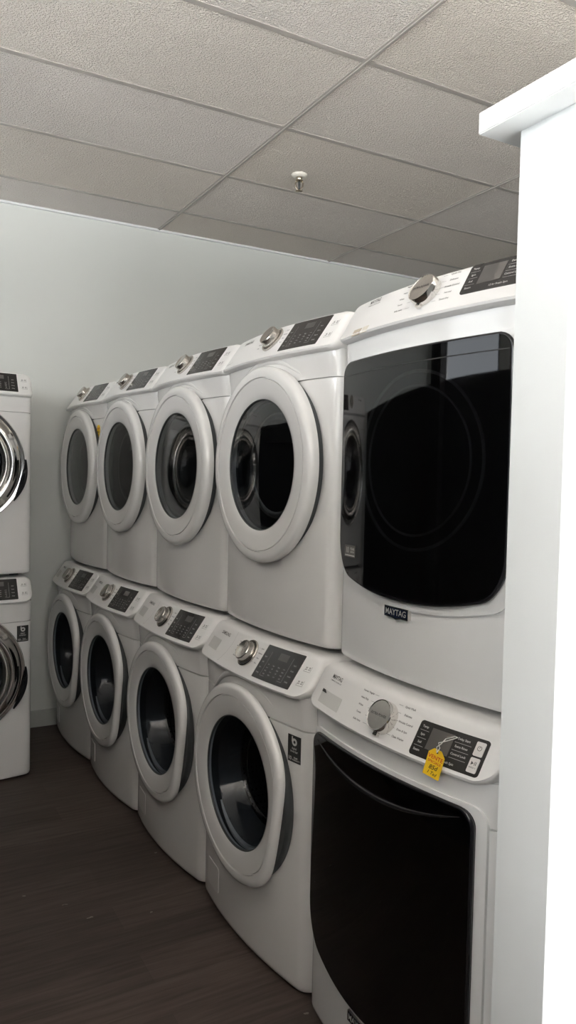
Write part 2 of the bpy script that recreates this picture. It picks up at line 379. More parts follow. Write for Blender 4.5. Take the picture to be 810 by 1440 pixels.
# ------------------------------------------------------------------ machine building blocks
HW, DEP, HT = 0.343, 0.70, 0.998
class Kind: pass
def yfront(x, bow, r=0.035, w=HW):
    a = abs(x); y = -bow*(1-(a/w)**2)
    if a > w-r: e = a-(w-r); y += r-math.sqrt(max(0, r*r-e*e))
    return y
def xcols(w=HW, r=0.035, n=20):
    xs = lin(-(w-r), w-r, n)
    ed = [w-r+r*math.sin(PI/2*k/7) for k in range(1, 8)]
    return [-e for e in ed[::-1]]+xs+ed
def body_mesh(bow, top, seam, flare=0.006, bot=0.012):
    bm = bmesh.new(); xs = xcols()
    rows = [(bot, 0.014, 0.006), (bot+0.003, 0.006, 0.002), (bot+0.010, 0.0015, 0.0005), (bot+0.02, 0, 0), (0.25, 0, 0), (0.5, 0, 0), (0.7, 0, 0),
            (seam-0.0026, 0, 0), (seam-0.0020, 0.010, 0.004), (seam+0.0020, 0.010, 0.004), (seam+0.0026, 0, 0),
            (seam+0.03, -flare*0.3, 0), (top-0.03, -flare, 0), (top, -flare, 0)]
    rg = []
    for z, off, ins in rows:
        k = (HW-ins)/HW
        ring = [bm.verts.new((x*k, yfront(x, bow)+off, z)) for x in xs]
        ring += [bm.verts.new((HW-ins, DEP*0.5, z)), bm.verts.new((HW-ins, DEP, z)), bm.verts.new((-HW+ins, DEP, z)), bm.verts.new((-HW+ins, DEP*0.5, z))]
        rg.append(ring)
    n = len(rg[0])
    for a, c in zip(rg, rg[1:]):
        for k in range(n): bm.faces.new((a[k], a[(k+1) % n], c[(k+1) % n], c[k]))
    bm.faces.new(rg[0][::-1]); bm.faces.new(rg[-1])
    return bm
def cut_hole(o, r, z, y0=-0.3, y1=0.33):
    bm = bmesh.new(); lathe(bm, [(0, 0), (r, 0), (r, y1-y0), (0, y1-y0)], (0, y0, z), (0, 1, 0), (0, 0, 1), 64)
    c = obj('cutter', bm, 'cavity')
    md = o.modifiers.new('hole', 'BOOLEAN'); md.operation = 'DIFFERENCE'; md.object = c; md.solver = 'EXACT'
    dg = bpy.context.evaluated_depsgraph_get(); me = bpy.data.meshes.new_from_object(o.evaluated_get(dg))
    o.modifiers.clear(); old = o.data; o.data = me; me.name = old.name; bpy.data.meshes.remove(old)
    cm = c.data; bpy.data.objects.remove(c); bpy.data.meshes.remove(cm)
    for p in me.polygons: p.use_smooth = True
    me.set_sharp_from_angle(angle=math.radians(35))
def panel_mesh(p0, p1, bow, crn, zr, lip=0.016, over=0.0, tr=0.035):
    """control panel: section p0 (lip) to p1 (top edge), bowed in plan; crn = plan corner radius, zr = rise of the lip at the corners"""
    bm = bmesh.new(); w = HW+over; xs = xcols(w, max(crn, zr, tr), 22); secs = []
    (ya, za), (yb, zb) = p0, p1
    d = Vector((yb-ya, zb-za)); L = d.length; d /= L
    for x in xs:
        dy = yfront(x, bow, crn, w)
        e = max(0, abs(x)-(w-zr)); up = zr-math.sqrt(max(0, zr*zr-e*e)) if zr else 0
        up = min(up, L*0.8)
        e2 = max(0, abs(x)-(w-tr)); dn = min(L*0.45, tr-math.sqrt(max(0, tr*tr-e2*e2)))
        a = Vector((ya, za))+d*up; t = d*0
        n = Vector((d.y, -d.x))                                   # outwards is -n in y
        pts = [(0.06, a.y-lip*0.6), (a.x+lip*1.4, a.y-lip*0.62), (a.x+lip*0.55, a.y-lip*0.5), (a.x+lip*0.12, a.y-lip*0.22), (a.x, a.y+0.002)]
        yb, zb = p1[0]-d.x*dn, p1[1]-d.y*dn
        for q in (0.15, 0.3, 0.5, 0.7, 0.85, 0.95): pts.append((a.x+(yb-a.x)*q, a.y+(zb-a.y)*q))
        pts += [(yb, zb-0.002), (yb+0.008, zb+0.0025), (yb+0.03, zb+0.003), (0.4, zb+0.003), (DEP, zb+0.003), (DEP, a.y-lip*0.6)]
        k = lambda y: max(0.0, 1-max(0, y-0.06)/0.25)
        secs.append([bm.verts.new((x, y+dy*k(y), z)) for y, z in pts])
    n = len(secs[0])
    for a, c in zip(secs, secs[1:]):
        for k in range(n): bm.faces.new((a[k], a[(k+1) % n], c[(k+1) % n], c[k]))
    bm.faces.new(secs[0]); bm.faces.new(secs[-1][::-1])
    return bm
def panel_fn(p0, p1, bow, crn, over=0.0):
    (ya, za), (yb, zb) = p0, p1; d = Vector((yb-ya, zb-za)).normalized(); nrm = Vector((-d.y, d.x))   # outward (y,z)
    def fn(x, s, h=0.0):
        return Vector((x, ya+d.x*s+nrm.x*h+yfront(x, bow, crn, HW+over), za+d.y*s+nrm.y*h))
    return fn, Vector((0, nrm.x, nrm.y)), Vector((0, d.x, d.y))
def feet(root, z=0.0):
    for x in (-0.27, 0.27):
        for y in (0.06, 0.62):
            bm = bmesh.new(); lathe(bm, [(0, 0), (0.022, 0), (0.022, 0.008), (0.014, 0.010), (0.014, 0.03), (0, 0.03)], (x, y, 0), (0, 0, 1), (0, 1, 0), 16)
            obj('foot', bm, 'dark', root, 40)

# ------------------------------------------------------------------ round-door machine with white door (washer or dryer)
SP0, SP1, SBOW = (-0.030, 0.885), (0.045, 0.992), 0.034
DZ = 0.548
def s_panel(root, washer):
    zr = 0.045 if washer else 0.018
    fn, nrm, dirn = panel_fn(SP0, SP1, SBOW, 0.02)
    pn = obj('control_panel', panel_mesh(SP0, SP1, SBOW, 0.02, zr), 'panel_white', root, 35)
    bm = bmesh.new(); rrect(bm, fn, 0.088, 0.272, 0.015, 0.127, -0.001, 0.0012, 0.003, 10, 5)
    dsp = obj('display', bm, 'display', pn, 30, 'black glass display')
    bm = bmesh.new(); rng = random.Random(3)
    for i, sx in enumerate((0.105, 0.250)):
        for s in (0.034, 0.052, 0.070, 0.088): text(bm, fn, ('Temp', 'Spin', 'Soil', 'Signal', 'Delay', 'Steam', 'Extra', 'Start')[i*4+int((s-0.03)/0.018)], sx, s, 0.0062, 0.0016)
        obj('display_lettering', bm, 'ink_pale', pn); bm = bmesh.new()
    for r in range(4):
        for c in range(4): text(bm, fn, ('High', 'Med', 'Low', 'Off')[(r+c) % 4], 0.138+c*0.026, 0.036+r*0.0105, 0.0052, 0.0016)
    rule(bm, fn, 0.124, 0.028, 0.124, 0.108, 0.0008, 0.0016); rule(bm, fn, 0.124, 0.028, 0.231, 0.028, 0.0008, 0.0016); rule(bm, fn, 0.231, 0.028, 0.231, 0.108, 0.0008, 0.0016)
    obj('display_lettering', bm, 'ink_pale', pn)
    bm = bmesh.new(); rrect(bm, fn, 0.165, 0.210, 0.090, 0.113, 0.001, 0.0017, 0, 4, 2); obj('screen', bm, 'display_grey', pn)
    # knob: chrome well, dark groove, tilted-looking tapered grip
    kx, ks = 0.004, 0.077
    o = fn(kx, ks, 0)
    bm = bmesh.new(); lathe(bm, [(0, -0.002), (0.046, -0.002), (0.046, 0.004), (0.043, 0.006), (0.040, 0.004), (0.038, 0.001), (0, 0.001)], o, nrm, dirn, 40); kr = obj('knob_ring', bm, 'chrome_dull', pn, 35)
    bm = bmesh.new(); lathe(bm, [(0, 0.0012), (0.0375, 0.0012), (0.0375, 0.004), (0, 0.004)], o, nrm, dirn, 40); obj('knob_groove', bm, 'dark', pn, 35)
    bm = bmesh.new(); lathe(bm, [(0, 0.003), (0.0365, 0.003), (0.0365, 0.010), (0.034, 0.012), (0.0335, 0.026), (0.0315, 0.0285), (0.029, 0.0285), (0.027, 0.0275), (0, 0.0265)], o, nrm, dirn, 48)
    obj('knob', bm, 'chrome_dull', pn, 30, 'satin chrome dial')
    # printed words, each cluster a part of its own
    bm = bmesh.new()
    for i, t in enumerate(('Normal', 'Heavy Duty', 'Bedding', 'Wool')): text(bm, fn, t, -0.070, 0.102-0.0165*i, 0.0062)
    obj('cycle_lettering', bm, 'ink', pn); bm = bmesh.new()
    for i, t in enumerate(('Quick', 'Delicates', 'Rinse', 'Pure')): text(bm, fn, t, 0.068, 0.106-0.0165*i, 0.0062)
    for i in range(4): rule(bm, fn, 0.046, 0.106-0.0165*i, 0.054, 0.106-0.0165*i, 0.0006)
    obj('cycle_lettering', bm, 'ink', pn)
    for s in (0.046, 0.092):      # small care icons right of the display
        bm = bmesh.new()
        for q in (-0.0065, 0.0065): rule(bm, fn, 0.303+q-0.004, s-0.004, 0.303+q+0.004, s-0.004, 0.0016); rule(bm, fn, 0.303+q-0.004, s+0.004, 0.303+q+0.004, s+0.004, 0.0016); rule(bm, fn, 0.303+q-0.004, s-0.004, 0.303+q, s+0.004, 0.0016); rule(bm, fn, 0.303+q+0.004, s-0.004, 0.303+q, s+0.004, 0.0016)
        rule(bm, fn, 0.291, s-0.010, 0.316, s-0.010, 0.0010); rule(bm, fn, 0.3165, s-0.010, 0.3165, s+0.008, 0.0010); rule(bm, fn, 0.291, s-0.010, 0.291, s-0.004, 0.0010)
        obj('care_icon', bm, 'ink_mid', pn)
    bm = bmesh.new(); text(bm, fn, 'SAMSUNG', -0.205, 0.103, 0.0165); obj('name_lettering', bm, 'ink', pn)
    if not washer:
        bm = bmesh.new(); rule(bm, fn, -0.315, 0.022, -0.265, 0.022, 0.0012); rule(bm, fn, -0.265, 0.022, -0.262, 0.028, 0.0012); obj('panel_mark', bm, 'ink_mid', pn)
    if washer:
        bm = bmesh.new(); rrect(bm, fn, -0.293, -0.208, 0.035, 0.076, -0.001, 0.0008, 0.004, 8, 2); obj('drawer_pull', bm, 'recess', pn, 30, 'recessed grey drawer pull')
        bm = bmesh.new()
        pts = [(-0.325, 0.014), (-0.20, 0.008), (-0.150, 0.014), (-0.128, 0.05), (-0.120, 0.085), (-0.125, 0.126)]
        for a, c in zip(pts, pts[1:]): rule(bm, fn, *a, *c, 0.0009, 0.0005)
        obj('drawer_seam', bm, 'ink_pale', pn)
    return pn, fn
def ringwarp(cut):
    phi = math.radians(-12)
    def f(t, r):
        x, z = -math.cos(t), math.sin(t)
        k = min(1.0, max(0.0, (r-0.22)/0.075))
        if cut is None or k <= 0: return r
        c = x*math.cos(phi)+z*math.sin(phi)
        if c > 0.5:
            q = cut*(r/0.311)/c; p = 16
            return r*(1-k)+k*(r**-p+q**-p)**(-1/p)
        return r
    return f
def white_door(root, washer):
    y0 = -SBOW+0.006; DX, DZ = (0.006, 0.537) if washer else (0.002, 0.548)
    wp = ringwarp(0.268 if washer else None); wc = ringwarp(None)
    off = 0.014 if washer else 0.006
    pr = [(0.225, 0.0), (0.305, 0.0), (0.3105, 0.003), (0.3125, 0.009), (0.3120, 0.015), (0.309, 0.021), (0.3035, 0.0252), (0.296, 0.0272), (0.286, 0.028), (0.2775, 0.0278),
          (0.2770, 0.0200), (0.2735, 0.0200), (0.2725, 0.0262), (0.257, 0.0250), (0.230, 0.0215), (0.2135, 0.0185), (0.2092, 0.016), (0.208, 0.010), (0.208, 0.002), (0.215, 0.001)]
    dp = 0.0 if washer else 0.009          # the dryer's ring stands a little deeper
    pr = [(r, h+off+(dp if h > 0.005 else 0)) for r, h in pr]
    bm = bmesh.new(); lathe(bm, pr, (DX, y0, DZ), (0, -1, 0), (0, 0, 1), 128, wp, closed=True)
    dr = obj('door', bm, 'plastic', root, 28)
    # washer: dark plate behind the ring; dryer: dark disc standing in for the shadow gap
    bm = bmesh.new()
    if washer: lathe(bm, [(0.21, -0.012), (0.286, -0.012), (0.291, 0.0), (0.291, 0.006), (0.286, 0.0142), (0.21, 0.0144)], (0.005, y0, DZ-0.004), (0, -1, 0), (0, 0, 1), 96, wc, closed=True)
    else: lathe(bm, [(0.20, -0.012), (0.300, -0.012), (0.302, 0.0), (0.301, 0.0064), (0.20, 0.0064)], (DX, y0, DZ), (0, -1, 0), (0, 0, 1), 96, wc, closed=True)
    obj('door_back_gap', bm, 'dark', dr, 40, 'dark grey back of the washer door, shadow gap of the dryer door')
    # window
    bm = bmesh.new()
    if washer: lathe(bm, [(0.2085, 0.013+off), (0.203, 0.011+off), (0.190, 0.000+off), (0.172, -0.05+off), (0.158, -0.095+off), (0.146, -0.113+off), (0.10, -0.122+off), (0, -0.125+off)], (DX, y0, DZ), (0, -1, 0), (0, 0, 1), 96, wc)
    else: lathe(bm, [(0.2085, 0.021+off), (0.17, 0.024+off), (0.11, 0.027+off), (0, 0.029+off)], (DX, y0, DZ), (0, -1, 0), (0, 0, 1), 96, wc)
    obj('door_glass', bm, 'glass_bowl' if washer else 'glass', dr, 60, 'smoked round window')
    bm = bmesh.new(); lathe(bm, [(0.2095, 0.011+off+dp), (0.2095, 0.0168+off+dp), (0.2065, 0.0155+off+dp), (0.2055, 0.011+off+dp)], (DX, y0, DZ), (0, -1, 0), (0, 0, 1), 96, wc, closed=True)
    obj('window_rim', bm, 'dark', dr, 40)
    if washer:
        bm = bmesh.new(); lathe(bm, [(0.1505, -0.1085), (0.1535, -0.1065), (0.1545, -0.1085), (0.1525, -0.1105)], (DX, y0-off, DZ), (0, -1, 0), (0, 0, 1), 72, closed=True); obj('bowl_edge', bm, 'chrome_dull', dr, 60)
    if not washer:
        bm = bmesh.new(); lathe(bm, [(0.150, -0.03), (0.165, -0.022), (0.178, -0.03), (0.165, -0.04)], (DX, y0, DZ), (0, -1, 0), (0, 0, 1), 64, closed=True)
        obj('inner_rim', bm, 'chrome_dull', dr, 60)
    return dr
def drum(root, washer):
    if washer:
        bm = bmesh.new(); lathe(bm, [(0.214, 0.0), (0.205, 0.03), (0.185, 0.06), (0.178, 0.075), (0.186, 0.085), (0.214, 0.09)], (0, -0.02, DZ), (0, 1, 0), (0, 0, 1), 64, closed=True); obj('door_gasket', bm, 'gasket', root, 50)
    bm = bmesh.new(); lathe(bm, [(0.2135, 0.085), (0.2135, 0.32), (0.20, 0.335), (0, 0.34)], (0, -0.02, DZ), (0, 1, 0), (0, 0, 1), 64)
    for a in (0.5, 2.6, 4.7):
        p = Vector((math.cos(a)*0.213, 0.07, DZ+math.sin(a)*0.213)); q = Vector((math.cos(a)*0.213, 0.30, DZ+math.sin(a)*0.213))
        inw = Vector((-math.cos(a), 0, -math.sin(a))); tan = Vector((-math.sin(a), 0, math.cos(a)))
        A = [bm.verts.new(v) for v in (p+tan*0.03, p+inw*0.045, p-tan*0.03, q+tan*0.03, q+inw*0.045, q-tan*0.03)]
        for f in ((0, 1, 4, 3), (1, 2, 5, 4), (0, 1, 2), (3, 4, 5)): bm.faces.new([A[i] for i in f])
    obj('drum', bm, 'drum' if washer else 'cavity', root, 50)
    bm = bmesh.new(); lathe(bm, [(0.215, 0.0), (0.2145, 0.345), (0, 0.346)], (0, -0.02, DZ), (0, 1, 0), (0, 0, 1), 48); obj('drum_housing', bm, 'cavity', root, 50)
def bezel(root, fnb):
    bm = bmesh.new(); n = 60; rr = 0.328
    pts = [fnb(rr*math.sin(a), DZ+rr*math.cos(a), 0.001) for a in lin(-0.95, 0.6, n)]
    tube(bm, pts, [0.0005+0.011*math.cos(a*PI/2)**0.6 for a in lin(-0.999, 0.999, n)], 10); return obj('door_bezel', bm, 'plastic', root, 60)
def make_round(washer, chrome=False):
    root = thing('washing_machine' if washer else 'clothes_dryer', '', 'washing machine' if washer else 'clothes dryer')
    seam = 0.783 if washer else 0.800
    bd = obj('body', body_mesh(SBOW, 0.882, seam), 'enamel', root, 35); cut_hole(bd, 0.2155, DZ)
    fnb = lambda x, z, h=0.0: Vector((x, yfront(x, SBOW)-h, z))
    s_panel(root, washer); drum(root, washer)
    if chrome: chrome_door(root)
    else: white_door(root, washer)
    if not chrome: bezel(root, fnb)
    if washer:
        bm = bmesh.new(); rrect(bm, fnb, -0.275, -0.165, 0.075, 0.165, -0.002, 0.0015, 0.012, 8, 4); fc = obj('filter_cover', bm, 'plastic', root, 30)
        fl = lambda x, z, h=0.0: Vector((x, yfront(x, SBOW)-0.0025-h, z))
    feet(root)
    return root, fnb
def energy_label(root, fnb0, dx=0.0):
    fnb = lambda x, z, h=0.0: fnb0(x+dx, z, h)
    bm = bmesh.new(); rrect(bm, fnb, 0.252, 0.308, 0.683, 0.762, -0.0005, 0.0008, 0, 5, 2); lb = obj('inverter_label', bm, 'label', root, None, 'black sticker with white letter b emblem')
    bm = bmesh.new(); n = 20
    for k in range(n):
        a, c = 2*PI*k/n, 2*PI*(k+1)/n
        bm.faces.new([bm.verts.new(fnb(0.281+r*math.cos(q), 0.743+r*math.sin(q), 0.0012)) for r, q in ((0.0045, a), (0.011, a), (0.011, c), (0.0045, c))])
    rule(bm, fnb, 0.2715, 0.743, 0.2715, 0.759, 0.005, 0.0013)
    text(bm, fnb, 'digital', 0.280, 0.724, 0.009, 0.0012); text(bm, fnb, 'inverter', 0.280, 0.715, 0.010, 0.0012)
    text(bm, fnb, '10', 0.262, 0.693, 0.015, 0.0012); text(bm, fnb, 'YEAR', 0.287, 0.6965, 0.007, 0.0012); text(bm, fnb, 'WARRANTY', 0.289, 0.690, 0.006, 0.0012)
    obj('label_print', bm, 'ink_white', lb)
def chrome_door(root):
    y0 = -SBOW+0.004; ax, up = (0, -1, 0), (0, 0, 1); O = (0, y0, DZ)
    bm = bmesh.new(); lathe(bm, [(0.225, -0.004), (0.296, -0.004), (0.303, 0.002), (0.303, 0.010), (0.298, 0.016), (0.286, 0.014), (0.283, 0.018), (0.272, 0.034), (0.255, 0.046), (0.240, 0.050), (0.228, 0.046), (0.220, 0.036), (0.216, 0.020), (0.222, 0.004)], O, ax, up, 96, closed=True)
    dr = obj('door', bm, 'chrome', root, 50, 'round chrome door')
    bm = bmesh.new(); lathe(bm, [(0.2235, 0.038), (0.222, 0.046), (0.214, 0.050), (0.205, 0.047), (0.200, 0.036), (0.208, 0.026)], O, ax, up, 96, closed=True); obj('inner_ring', bm, 'chrome_dull', dr, 60)
    bm = bmesh.new(); lathe(bm, [(0.203, 0.036), (0.190, 0.046), (0.16, 0.060), (0.11, 0.072), (0, 0.078)], O, ax, up, 72); obj('door_glass', bm, 'glass', dr, 60, 'smoked domed window')
    bm = bmesh.new(); lathe(bm, [(0.140, -0.02), (0.165, 0.012), (0.190, 0.018), (0.204, 0.030), (0.204, -0.02)], O, ax, up, 64, closed=True); obj('inner_rim', bm, 'chrome', dr, 50)
    # finger grip: dark scoop in the ring's right side
    bm = bmesh.new(); n = 24
    def fg(a, q, h):
        r = 0.303+q; hh = 0.046-0.9*max(0, q+0.005)+h
        return Vector((r*math.cos(a), y0-hh, DZ+r*math.sin(a)))
    sheet(bm, fg, lin(-0.62, 0.08, n), lambda a: -0.004-0.012*math.sin(PI*min(1, max(0, (a+0.62)/0.70))), lambda a: 0.002+0.012*math.sin(PI*min(1, max(0, (a+0.62)/0.70))), -0.012, 0.0015, 3)
    obj('handle', bm, 'black_gloss', dr, 40, 'dark finger grip')
    return dr

# ------------------------------------------------------------------ big-window machine (washer or dryer)
MP0, MP1, MBOW = (-0.026, 0.890), (0.034, 0.992), 0.040
def m_outline(x, washer, grow=0.0):
    """lower and upper edge of the black door at x"""
    W = 0.298+grow; c = 0.19 if washer else 0.218
    t = min(1.0, abs(x)/W)
    lo = c+(0.045 if washer else 0.03)*(t/0.8)**2.2-grow
    r = 0.06
    e = max(0, abs(x)-(W-r)); lo += 1.4*(r-math.sqrt(max(0, r*r-e*e)))
    hi = 0.820+grow*0.45
    r2 = 0.035; e = max(0, abs(x)-(W-r2)); hi -= r2-math.sqrt(max(0, r2*r2-e*e))
    return lo, hi
def make_big(washer):
    root = thing('washing_machine' if washer else 'clothes_dryer', '', 'washing machine' if washer else 'clothes dryer')
    seam = 0.790
    obj('body', body_mesh(MBOW, 0.887, seam, 0.004), 'enamel_cool', root, 35)
    fnb = lambda x, z, h=0.0: Vector((x, yfront(x, MBOW)-h, z))
    def cols(W): return [-W+0.06*(1-math.cos(PI/2*k/9)) for k in range(10)]+lin(-W+0.06, W-0.06, 20)[1:-1]+[W-0.06*(1-math.cos(PI/2*k/9)) for k in range(9, -1, -1)]
    lo = lambda g: (lambda x: m_outline(x, washer, g)[0]); hi = lambda g: (lambda x: m_outline(x, washer, g)[1])
    # white surround, black door with smoked glass front
    bm = bmesh.new(); g = 0.024; sheet(bm, fnb, cols(0.298+g), lo(g), hi(g), -0.004, 0.007, 12); dr = obj('door', bm, 'enamel_cool', root, 25)
    bm = bmesh.new(); g = 0.0; sheet(bm, fnb, cols(0.298), lo(0), hi(0), 0.004, 0.011, 12); obj('door_lining', bm, 'black_gloss', dr, 25)
    if not washer:
        for rr, th in ((0.212, 0.004), (0.178, 0.003)):
            bm = bmesh.new(); n = 72; pts = [fnb(0.02+rr*math.cos(2*PI*k/n), 0.555+rr*math.sin(2*PI*k/n), 0.012) for k in range(n+1)]
            tube(bm, pts, th, 8); obj('window_ring', bm, 'recess', dr, 60)
    bm = bmesh.new(); g = -0.002; sheet(bm, fnb, cols(0.298+g), lo(g), hi(g), 0.018, 0.022, 14); obj('door_glass', bm, 'glass_dark', dr, 25, 'glossy black door glass')
    bm = bmesh.new()
    edge = [(x, m_outline(x, washer, -0.001)[0]) for x in cols(0.297)]; edge += [(x, m_outline(x, washer, -0.001)[1]) for x in cols(0.297)[::-1]]; edge.append(edge[0])
    tube(bm, [fnb(x, z, 0.016) for x, z in edge], 0.0055, 8); obj('door_gasket', bm, 'black_gloss', dr, 60)
    if washer:
        bm = bmesh.new(); hx = lin(-0.27, 0.27, 40)
        tube(bm, [fnb(x, 0.756+0.048*(abs(x)/0.27)**2, 0.022) for x in hx], [0.001+0.006*(1-(x/0.272)**2) for x in hx], 8); obj('handle', bm, 'black_gloss', dr, 60, 'black curved grip along the door top')
    else:
        bm = bmesh.new()
        for a, c in zip(lin(-0.294, 0.294, 30), lin(-0.294, 0.294, 30)[1:]): rule(bm, fnb, a, 0.7865, c, 0.7865, 0.0025, 0.0226)
        obj('handle_seam', bm, 'label', dr)
        bm = bmesh.new(); rrect(bm, fnb, -0.265, -0.205, 0.300, 0.332, 0.0215, 0.0226, 0, 6, 2); lb = obj('warranty_label', bm, 'display_grey', dr, None, 'small grey sticker reading 10 year')
        bm = bmesh.new(); text(bm, fnb, '10', -0.249, 0.318, 0.022, 0.0230, 0.8); text(bm, fnb, 'YEAR', -0.221, 0.322, 0.010, 0.0230); text(bm, fnb, 'LIMITED', -0.221, 0.314, 0.006, 0.0230); rule(bm, fnb, -0.262, 0.3045, -0.208, 0.3045, 0.003, 0.0230)
        obj('label_print', bm, 'ink_white', dr)
    # badge
    bx, bz = (-0.045, 0.152) if washer else (-0.030, 0.183)
    bm = bmesh.new(); xs = lin(bx-0.046, bx+0.046, 11)
    sheet(bm, fnb, xs, lambda x: bz-0.013-0.004*max(0, 1-abs(x-bx)/0.016), lambda x: bz+0.0135, 0.0, 0.010, 3); bg_ = obj('badge', bm, 'chrome', root, 30, 'chrome framed navy name badge')
    bm = bmesh.new(); xs = lin(bx-0.0425, bx+0.0425, 11)
    sheet(bm, fnb, xs, lambda x: bz-0.0105-0.0035*max(0, 1-abs(x-bx)/0.014), lambda x: bz+0.0110, 0.008, 0.0108, 3); obj('badge_face', bm, 'navy', bg_, 30)
    bm = bmesh.new(); text(bm, fnb, 'MAYTAG', bx, bz, 0.021, 0.0112, 0.95); obj('badge_lettering', bm, 'ink_pale', bg_)
    # control panel
    fn, nrm, dirn = panel_fn(MP0, MP1, MBOW, 0.02)
    pn = obj('control_panel', panel_mesh(MP0, MP1, MBOW, 0.02, 0.05 if washer else 0.03, 0.018), 'panel_white', root, 35)
    dx0, dx1, ds0, ds1 = 0.124, 0.308, 0.009, 0.090
    if not washer: dx0, dx1, ds0, ds1 = 0.146, 0.330, 0.036, 0.118
    bm = bmesh.new(); rrect(bm, fn, dx0, dx1, ds0, ds1, -0.001, 0.0014, 0.008, 10, 4); obj('display', bm, 'display', pn, 30, 'black display with touch buttons')
    bm = bmesh.new(); rrect(bm, fn, dx0+0.038, dx1-0.085, ds0+0.022, ds1-0.010, 0.001, 0.0019, 0, 5, 3); obj('screen', bm, 'display_grey', pn, 30)
    bm = bmesh.new(); rrect(bm, fn, dx0+0.080, dx1-0.086, ds0+0.023, ds1-0.011, 0.0015, 0.0023, 0, 5, 3); obj('screen_window', bm, 'display_window', pn, 30)
    bm = bmesh.new()
    hs = ds1-ds0
    for i, t in enumerate(('Temp', 'Spin', 'Soil', 'Steam')): text(bm, fn, t, dx0+0.018, ds1-0.013-i*0.018, 0.0075, 0.0020)
    for i in range(3): rule(bm, fn, dx0+0.006, ds1-0.022-i*0.018, dx0+0.032, ds1-0.022-i*0.018, 0.0006, 0.0020)
    obj('display_lettering', bm, 'ink_white', pn); bm = bmesh.new()
    for i, t in enumerate(('Delay Start', 'Extra Rinse', 'Control Lock')): text(bm, fn, t, dx1-0.060, ds1-0.014-i*0.0175, 0.0070, 0.0020)
    text(bm, fn, '12 hr Fresh Spin', dx1-0.085, ds0+0.010, 0.0072, 0.0020)
    for i in range(3): rule(bm, fn, dx1-0.080, ds1-0.023-i*0.0175, dx1-0.038, ds1-0.023-i*0.0175, 0.0006, 0.0020)
    obj('display_lettering', bm, 'ink_white', pn)
    for i, (s0, s1) in enumerate(((ds0+0.043, ds1-0.007), (ds0+0.007, ds0+0.039))):
        bm = bmesh.new(); rrect(bm, fn, dx1-0.029, dx1-0.007, s0, s1, 0.001, 0.0028, 0.003, 4, 3); bt = obj('button', bm, 'button', pn, 30)
    bm = bmesh.new(); cx, cs = dx1-0.018, ds0+0.060
    for k in range(18):
        a, c = 2*PI*k/20+1.9, 2*PI*(k+1)/20+1.9
        bm.faces.new([bm.verts.new(fn(cx+r*math.cos(q), cs+r*math.sin(q), 0.0031)) for r, q in ((0.0042, a), (0.0054, a), (0.0054, c), (0.0042, c))])
    rule(bm, fn, cx, cs, cx, cs+0.0055, 0.0012, 0.0031)
    obj('button_symbol', bm, 'ink', pn); bm = bmesh.new()
    cs = ds0+0.027; bm.faces.new([bm.verts.new(fn(cx+p, cs+q, 0.0031)) for p, q in ((-0.006, -0.004), (-0.006, 0.004), (0.0005, 0))])
    for q in (0.0025, 0.0055): rule(bm, fn, cx+q, cs-0.004, cx+q, cs+0.004, 0.0014, 0.0031)
    text(bm, fn, 'HOLD 3', cx, cs-0.009, 0.0045, 0.0031)
    obj('button_symbol', bm, 'ink', pn)
    kx, ks = (0.013, 0.060) if washer else (0.030, 0.070)
    qx, qs = (0.018, 0.0) if washer else (0.042, 0.008)
    o = fn(kx, ks, 0)
    bm = bmesh.new(); lathe(bm, [(0, -0.002), (0.0405, -0.002), (0.0405, 0.0), (0.040, 0.008), (0.0385, 0.022), (0.0375, 0.0245), (0.0358, 0.0238), (0.0352, 0.0228), (0.02, 0.0226)], o, nrm, dirn, 56)
    tp = lambda x, s, h: o+Vector((x, 0, 0))+dirn*s+nrm*h
    sheet(bm, tp, [-0.007, -0.004, 0.004, 0.007], lambda x: -0.0475+0.2*abs(x), lambda x: -0.036, 0.001, 0.010, 2)
    kb = obj('knob', bm, 'chrome', pn, 30, 'chrome edged dial')
    bm = bmesh.new(); lathe(bm, [(0, 0.020), (0.0354, 0.020), (0.0354, 0.0231), (0, 0.0231)], o, nrm, dirn, 56); obj('knob_face', bm, 'brushed', pn, 30, 'brushed metal dial face')
    kn = lambda x, s, h=0.0: o+Vector((x, 0, 0))+dirn*s+nrm*(0.0232+h)
    bm = bmesh.new(); text(bm, kn, 'EXTRA POWER', 0, 0, 0.0086, 0.0005, 0.95); obj('knob_lettering', bm, 'ink', pn)
    bm = bmesh.new(); bl = bmesh.new()
    Lw = ('Normal / Regular', 'Heavy Duty', 'Whites', 'Towels', 'Bulky Items') if washer else ('Regular', 'Heavy', 'Whites', 'Towels', 'Bulky Items')
    Rw = ('Quick Wash', 'Delicates', 'Wrinkle Control', 'Drain & Spin', 'Clean Washer') if washer else ('Quick Dry', 'Delicates', 'Wrinkle Control', 'Normal', 'Timed Dry')
    for i in range(5):
        s = 0.103-i*0.0185
        bow_ = 0.012*abs(i-2)**1.3*0.4
        text(bl, fn, Lw[i], -0.108+qx+bow_*0.8, s+qs, 0.0066); text(bm, fn, Rw[i], 0.064+qx-bow_*0.4, s+qs, 0.0068)
        rule(bl, fn, -0.078+qx+bow_*0.5, s+qs, -0.062+qx+bow_*0.5, s+qs, 0.0006); rule(bm, fn, 0.026+qx-bow_*0.5, s+qs, 0.040+qx-bow_*0.5, s+qs, 0.0006)
    obj('cycle_lettering', bl, 'ink', pn); obj('cycle_lettering', bm, 'ink', pn); bm = bmesh.new()
    text(bm, fn, 'MAYTAG', -0.238 if washer else -0.208, 0.097 if washer else 0.104, 0.0160, 0.0006, 0.85); text(bm, fn, 'COMMERCIAL TECHNOLOGY', -0.238 if washer else -0.208, 0.086 if washer else 0.093, 0.0046)
    obj('name_lettering', bm, 'ink', pn)
